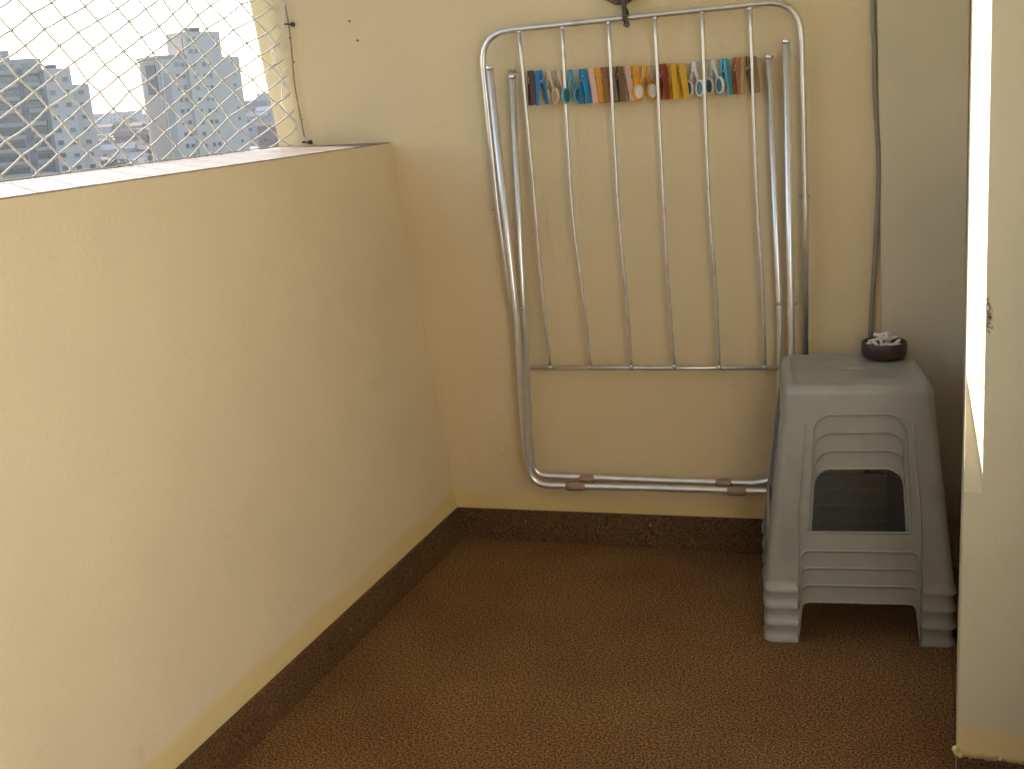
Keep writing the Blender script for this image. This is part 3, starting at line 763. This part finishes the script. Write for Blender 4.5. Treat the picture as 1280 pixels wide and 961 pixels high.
# left apartment building with balcony bands
R2 = 285
cp2 = at_(-12, 150, R2); az2 = azim(40)
AP = thing('apartment_block', 'stepped blue-grey apartment block with long balcony bands at the far left', 'building', (cp2.x, cp2.y, gz(R2)-2), az2-radians(-6))
base = gz(R2)-2
ppm = lambda r: 1/(F/r)     # metres per pixel, about
mpp = R2/F/ .93
HA = zt(20, 74, R2); HB = zt(60, 86, R2); HC_ = zt(84, 106, R2)
xa = 12*mpp
def X(px): return (px+12)*mpp
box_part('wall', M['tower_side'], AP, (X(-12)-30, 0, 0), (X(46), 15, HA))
box_part('wall', M['tower_wall'], AP, (X(46)+.01, -.8, 0), (X(73), 14, HB))
box_part('wall', M['tower_wall'], AP, (X(73)+.01, .5, 0), (X(90), 13, HC_))
box_part('roof_house', M['tower_side'], AP, (X(2), 3, HA+.01), (X(18), 9, zt(14, 62, R2)))
box_part('roof_house', M['tower_band'], AP, (X(-40), 3, HA+.01), (X(-6), 9, zt(5, 64, R2)))
box_part('water_tank', M['roof_dark'], AP, (X(52), 3, HB+.01), (X(62), 6, HB+1.0))
box_part('stairwell_strip', M['tower_band'], AP, (X(20), -.2, 0), (X(25), -.02, HA-2))
box_part('dark_strip', M['tower_band'], AP, (X(42), -1.0, 0), (X(46), -.02, HA-3))  # dark strip standing proud of the wall face
for k in range(11):
    z = HA-3.4-k*2.85
    if z < -1: break
    for (a, b_) in ((-40, 19), (26, 41)):
        box_part('balcony', M['balc'], AP, (X(a), -1.3, z), (X(b_), -.03, z+.95))
        s = MB(); s.box((X(a)+.3, -.25, z+1.0), (X(b_)-.3, -.02, z+2.25)); s.build('window', M['win_dark'], AP)
    if z+1.2 < HB-.5:
        window(AP, X(52), -.8, z+1.0, 1.3, 1.0); window(AP, X(66), -.8, z+.9, 1.2, .9)
    if z+1.2 < HC_-.5: window(AP, X(81), .5, z+.8, 1.2, .9)

# small houses and low blocks on the slope
def make_house(label, px, r, w_, d_, h_, rot, wall, roofm, flat=False, group='houses on the far slope', zoff=0, cat='house', top=None):
    c = at_(px, 150, r); g_ = gz(r)-1.5+zoff
    az = azim(px)
    if top is not None: h_ = at_(px, top, r).z-g_
    o = thing('house' if cat == 'house' else 'low_block', label, cat, (c.x, c.y, g_), az+radians(rot), group)
    s = MB(); s.box((-w_/2, -d_/2, 0), (w_/2, d_/2, h_)); s.build('wall', wall, o)
    s = MB()
    if flat:
        s.box((-w_/2-.3, -d_/2-.3, h_+.01), (w_/2+.3, d_/2+.3, h_+.4)); 
    else:
        e = .5; rh = w_*.16
        a = [(-w_/2-e, -d_/2-e, h_+.01), (w_/2+e, -d_/2-e, h_+.01), (w_/2+e, d_/2+e, h_+.01), (-w_/2-e, d_/2+e, h_+.01)]
        r0 = (-w_/2-e, 0, h_+rh); r1 = (w_/2+e, 0, h_+rh)
        s.face([a[0], a[1], r1, r0]); s.face([a[2], a[3], r0, r1]); s.face([a[1], a[2], r1]); s.face([a[3], a[0], r0]); s.face([a[3], a[2], a[1], a[0]])
    s.build('roof', roofm, o)
    nw = max(2, int(w_/3.2)); nfl = max(1, int(h_/2.9))
    if nw*nfl < 40:
        for f_ in range(nfl):
            for k in range(nw): window(o, -w_/2+w_*(k+.5)/nw, -d_/2, h_-2.1-f_*2.8, 1.2, 1.0)
    return o
walls = {'cream': mat('cream_house_render', (.30, .24, .19), rough=.9, var=.08, vscale=.3), 'mauve': mat('mauve_brick', (.19, .135, .125), rough=.9, var=.15, vscale=.5),
         'white': mat('whitewashed_render', (.34, .32, .31), rough=.9, var=.05, vscale=.3), 'blue': mat('pale_blue_render', (.20, .23, .26), rough=.9, var=.05, vscale=.3), 'grey': mat('grey_render', (.28, .27, .28), rough=.9, var=.1, vscale=.3)}
roofs = {'red': mat('red_clay_roof', (.16, .09, .07), rough=.9, var=.2, vscale=.8), 'brown': mat('brown_roof', (.15, .095, .08), rough=.9, var=.2, vscale=.8), 'grey': mat('grey_roof', (.22, .21, .21), rough=.9, var=.1, vscale=.8)}
rh = random.Random(21)
far = [(103, 900, 26, 'blue', 146, 'long pale blue low block on the skyline right of the stepped apartments'), (122, 980, 22, 'white', 143, 'whitish low block on the skyline between its blue neighbours'),
       (141, 940, 20, 'blue', 145, 'pale blue low block in the middle of the skyline'), (160, 820, 20, 'grey', 140, 'grey block standing highest on the skyline left of the tower'), (180, 900, 22, 'blue', 143, 'pale blue low block on the skyline touching the tower'),
       (340, 820, 18, 'blue', 117, 'pale blue block on the skyline beside the end wall'), (322, 640, 17, 'blue', 126, 'blue-grey block right of the tower below the skyline tree')]
for px, r, w_, wl, top, lab in far:
    make_house(lab, px, r, w_, 12, 8, rh.uniform(-12, 12), walls[wl], roofs['grey'], True, 'low blocks on the skyline', 0, 'block', top)
kinds = [('mauve', 'brown', 'mauve brick house with a brown roof on the far slope'), ('cream', 'red', 'cream house with a red roof on the far slope'), ('mauve', 'red', 'mauve brick house with a red roof on the far slope'), ('grey', 'brown', 'grey house with a brown roof on the far slope'), ('white', 'grey', 'whitewashed house with a grey roof on the far slope')]
for ring, (r, n) in enumerate(((360, 5), (410, 6), (470, 6), (540, 7), (620, 7))):
    for k in range(n):
        px = 88+(205-88)*(k+rh.uniform(.2, .8))/n; wl, rf, lab = kinds[rh.choice((0, 0, 1, 2, 3, 4))]
        make_house(lab, px, r+rh.uniform(-15, 15), rh.uniform(8, 13), 9, rh.uniform(3.2, 6), rh.uniform(-30, 30), walls[wl], roofs[rf])
for (px, r, w_, wl, rf, top, lab) in ((316, 420, 9, 'grey', 'grey', 146, 'grey flat-fronted house right of the tower'), (340, 480, 10, 'grey', 'grey', 138, 'grey house beside the end wall, higher up the slope'), (318, 560, 12, 'blue', 'brown', 133, 'blue house right of the tower, under the pale block'), (338, 380, 9, 'mauve', 'brown', 157, 'mauve house low down beside the end wall')):
    make_house(lab, px, r, w_, 8, 5, rh.uniform(-15, 15), walls[wl], roofs[rf], False, 'houses right of the tower', 0, 'house', top)

# trees
M['leaf'] = mat('tree_leaves', (.055, .085, .030), rough=.7, var=.35, vscale=.6)
M['leaf_dark'] = mat('dark_tree_leaves', (.030, .055, .022), rough=.7, var=.35, vscale=.6)
M['bark'] = mat('tree_bark', (.09, .065, .045), rough=.9, var=.2, vscale=2)
def tree_mesh(seed, leafm):
    r_ = random.Random(seed); root = bpy.data.objects.new('tree', None); col.objects.link(root)
    s = MB(); s.tube([(0, 0, 0), (.1, 0, 1.2), (.0, .1, 2.6), (.1, 0, 4)], [.35, .28, .2, .1], 7)
    tips = []
    for k in range(6):
        a = k*1.05+r_.uniform(-.3, .3); L1 = r_.uniform(1.6, 2.8); z0 = r_.uniform(1.6, 2.8)
        tip = (cos(a)*L1, sin(a)*L1, z0+r_.uniform(1.2, 2.4)); tips.append(tip); s.tube([(0, 0, z0), (tip[0]*.5, tip[1]*.5, z0+.9), tip], [.13, .09, .03], 5)
    s.build('trunk', M['bark'], root)
    s = MB(); tips.append((0, 0, 5.2))
    for tp in tips:
        for c in range(5):
            cc = V(tp)+V((r_.gauss(0, .6), r_.gauss(0, .6), r_.gauss(0, .5)))
            for k in range(34):
                d = V((r_.gauss(0, 1), r_.gauss(0, 1), r_.gauss(0, .8))).normalized()*r_.uniform(.35, .85)*.95; q = cc+d
                n = V((r_.gauss(0, 1), r_.gauss(0, 1), r_.gauss(0, 1))).normalized(); u = n.orthogonal().normalized(); v = n.cross(u); z_ = r_.uniform(.10, .22)
                s.face([q-u*z_, q+v*z_*.7, q+u*z_, q-v*z_*.7])
    s.build('crown', leafm, root)
    return root
t1 = tree_mesh(1, M['leaf']); t2 = tree_mesh(2, M['leaf_dark'])
spots = [(120, 340, 1.0, 1), (110, 365, .8, 0), (151, 335, 1.1, 1), (166, 375, .9, 0), (190, 345, 1.2, 1), (196, 330, 1.0, 0), (134, 430, .9, 1), (181, 455, 1.0, 0), (98, 440, 1.0, 1), (150, 620, 1.2, 0), (118, 640, 1.2, 1),
         (327, 330, 1.1, 0), (337, 318, 1.0, 1), (344, 328, 1.0, 0), (312, 322, .9, 1), (322, 650, 1.6, 1), (331, 640, 1.4, 0), (163, 700, 1.4, 1), (344, 470, 1.0, 1)]
used = set()
for px, r, sc_, kd in spots:
    c = at_(px, 160, r); src = (t1, t2)[kd]; right = px > 300
    lab = ('light green' if kd == 0 else 'dark green')+(' leafy tree right of the pale tower, close to the end wall' if right else ' leafy tree among the houses left of the pale tower')
    if r >= 600: lab = ('light green' if kd == 0 else 'dark green')+(' tree rising on the skyline right of the pale tower' if right else ' tree near the skyline left of the pale tower')
    g_ = ('trees right of the tower' if right else 'trees among the houses')
    if kd not in used: o = src; used.add(kd); o['label'] = lab; o['category'] = 'tree'; o['group'] = g_; o.location = (c.x, c.y, gz(r)-.3)
    else:
        o = dup(src, (c.x, c.y, gz(r)-.3), None, lab, g_)
    o['category'] = 'tree'; o.rotation_euler = (0, 0, rh.uniform(0, 6)); o.scale = (sc_, sc_, sc_)

# ------------------------------------------------------------------ light
SUN_EL, SUN_AZ = 19.2, 23.8      # azimuth measured from -X towards +Y
wd = bpy.data.worlds.new('World'); sc.world = wd; wd.use_nodes = True
nt = wd.node_tree; hzm = bpy.data.materials.new('pale_haze'); hzm.use_nodes = True; hn = hzm.node_tree; hn.nodes.remove(hn.nodes['Principled BSDF'])
pv = hn.nodes.new('ShaderNodeVolumePrincipled'); pv.inputs['Color'].default_value = (.9, .9, .9, 1); pv.inputs['Density'].default_value = .00013; pv.inputs['Anisotropy'].default_value = .3
hn.links.new(pv.outputs[0], hn.nodes['Material Output'].inputs['Volume'])
h_ = MB(); h_.box((-3000, -900, -42), (900, 3000, 34)); h_ = h_.build('haze', hzm); h_['kind'] = 'stuff'
sky = nt.nodes.new('ShaderNodeTexSky'); sky.sky_type = 'NISHITA'; sky.sun_disc = False
sky.sun_elevation = radians(SUN_EL); sky.sun_rotation = -radians(90-SUN_AZ); sky.air_density = 1.0; sky.dust_density = 2.0; sky.altitude = 600
nt.links.new(sky.outputs[0], nt.nodes['Background'].inputs[0]); nt.nodes['Background'].inputs[1].default_value = .15
sl = bpy.data.lights.new('sun', 'SUN'); sl.energy = 5.0; sl.angle = radians(.53); sl.color = (1, .975, .93)
so = bpy.data.objects.new('sun', sl); col.objects.link(so)
sd = V((cos(radians(SUN_AZ))*cos(radians(SUN_EL)), -sin(radians(SUN_AZ))*cos(radians(SUN_EL)), -sin(radians(SUN_EL))))
so.rotation_euler = sd.to_track_quat('-Z', 'Y').to_euler()

sc.render.engine = 'CYCLES'
sc.cycles.use_denoising = True
sc.cycles.max_bounces = 10; sc.cycles.diffuse_bounces = 7; sc.cycles.glossy_bounces = 4
sc.cycles.sample_clamp_indirect = 6; sc.cycles.caustics_reflective = False; sc.cycles.caustics_refractive = False
sc.view_settings.view_transform = 'Standard'; sc.view_settings.look = 'None'; sc.view_settings.gamma = 1
sc.view_settings.use_curve_mapping = False
sc.view_settings.exposure = 1.75
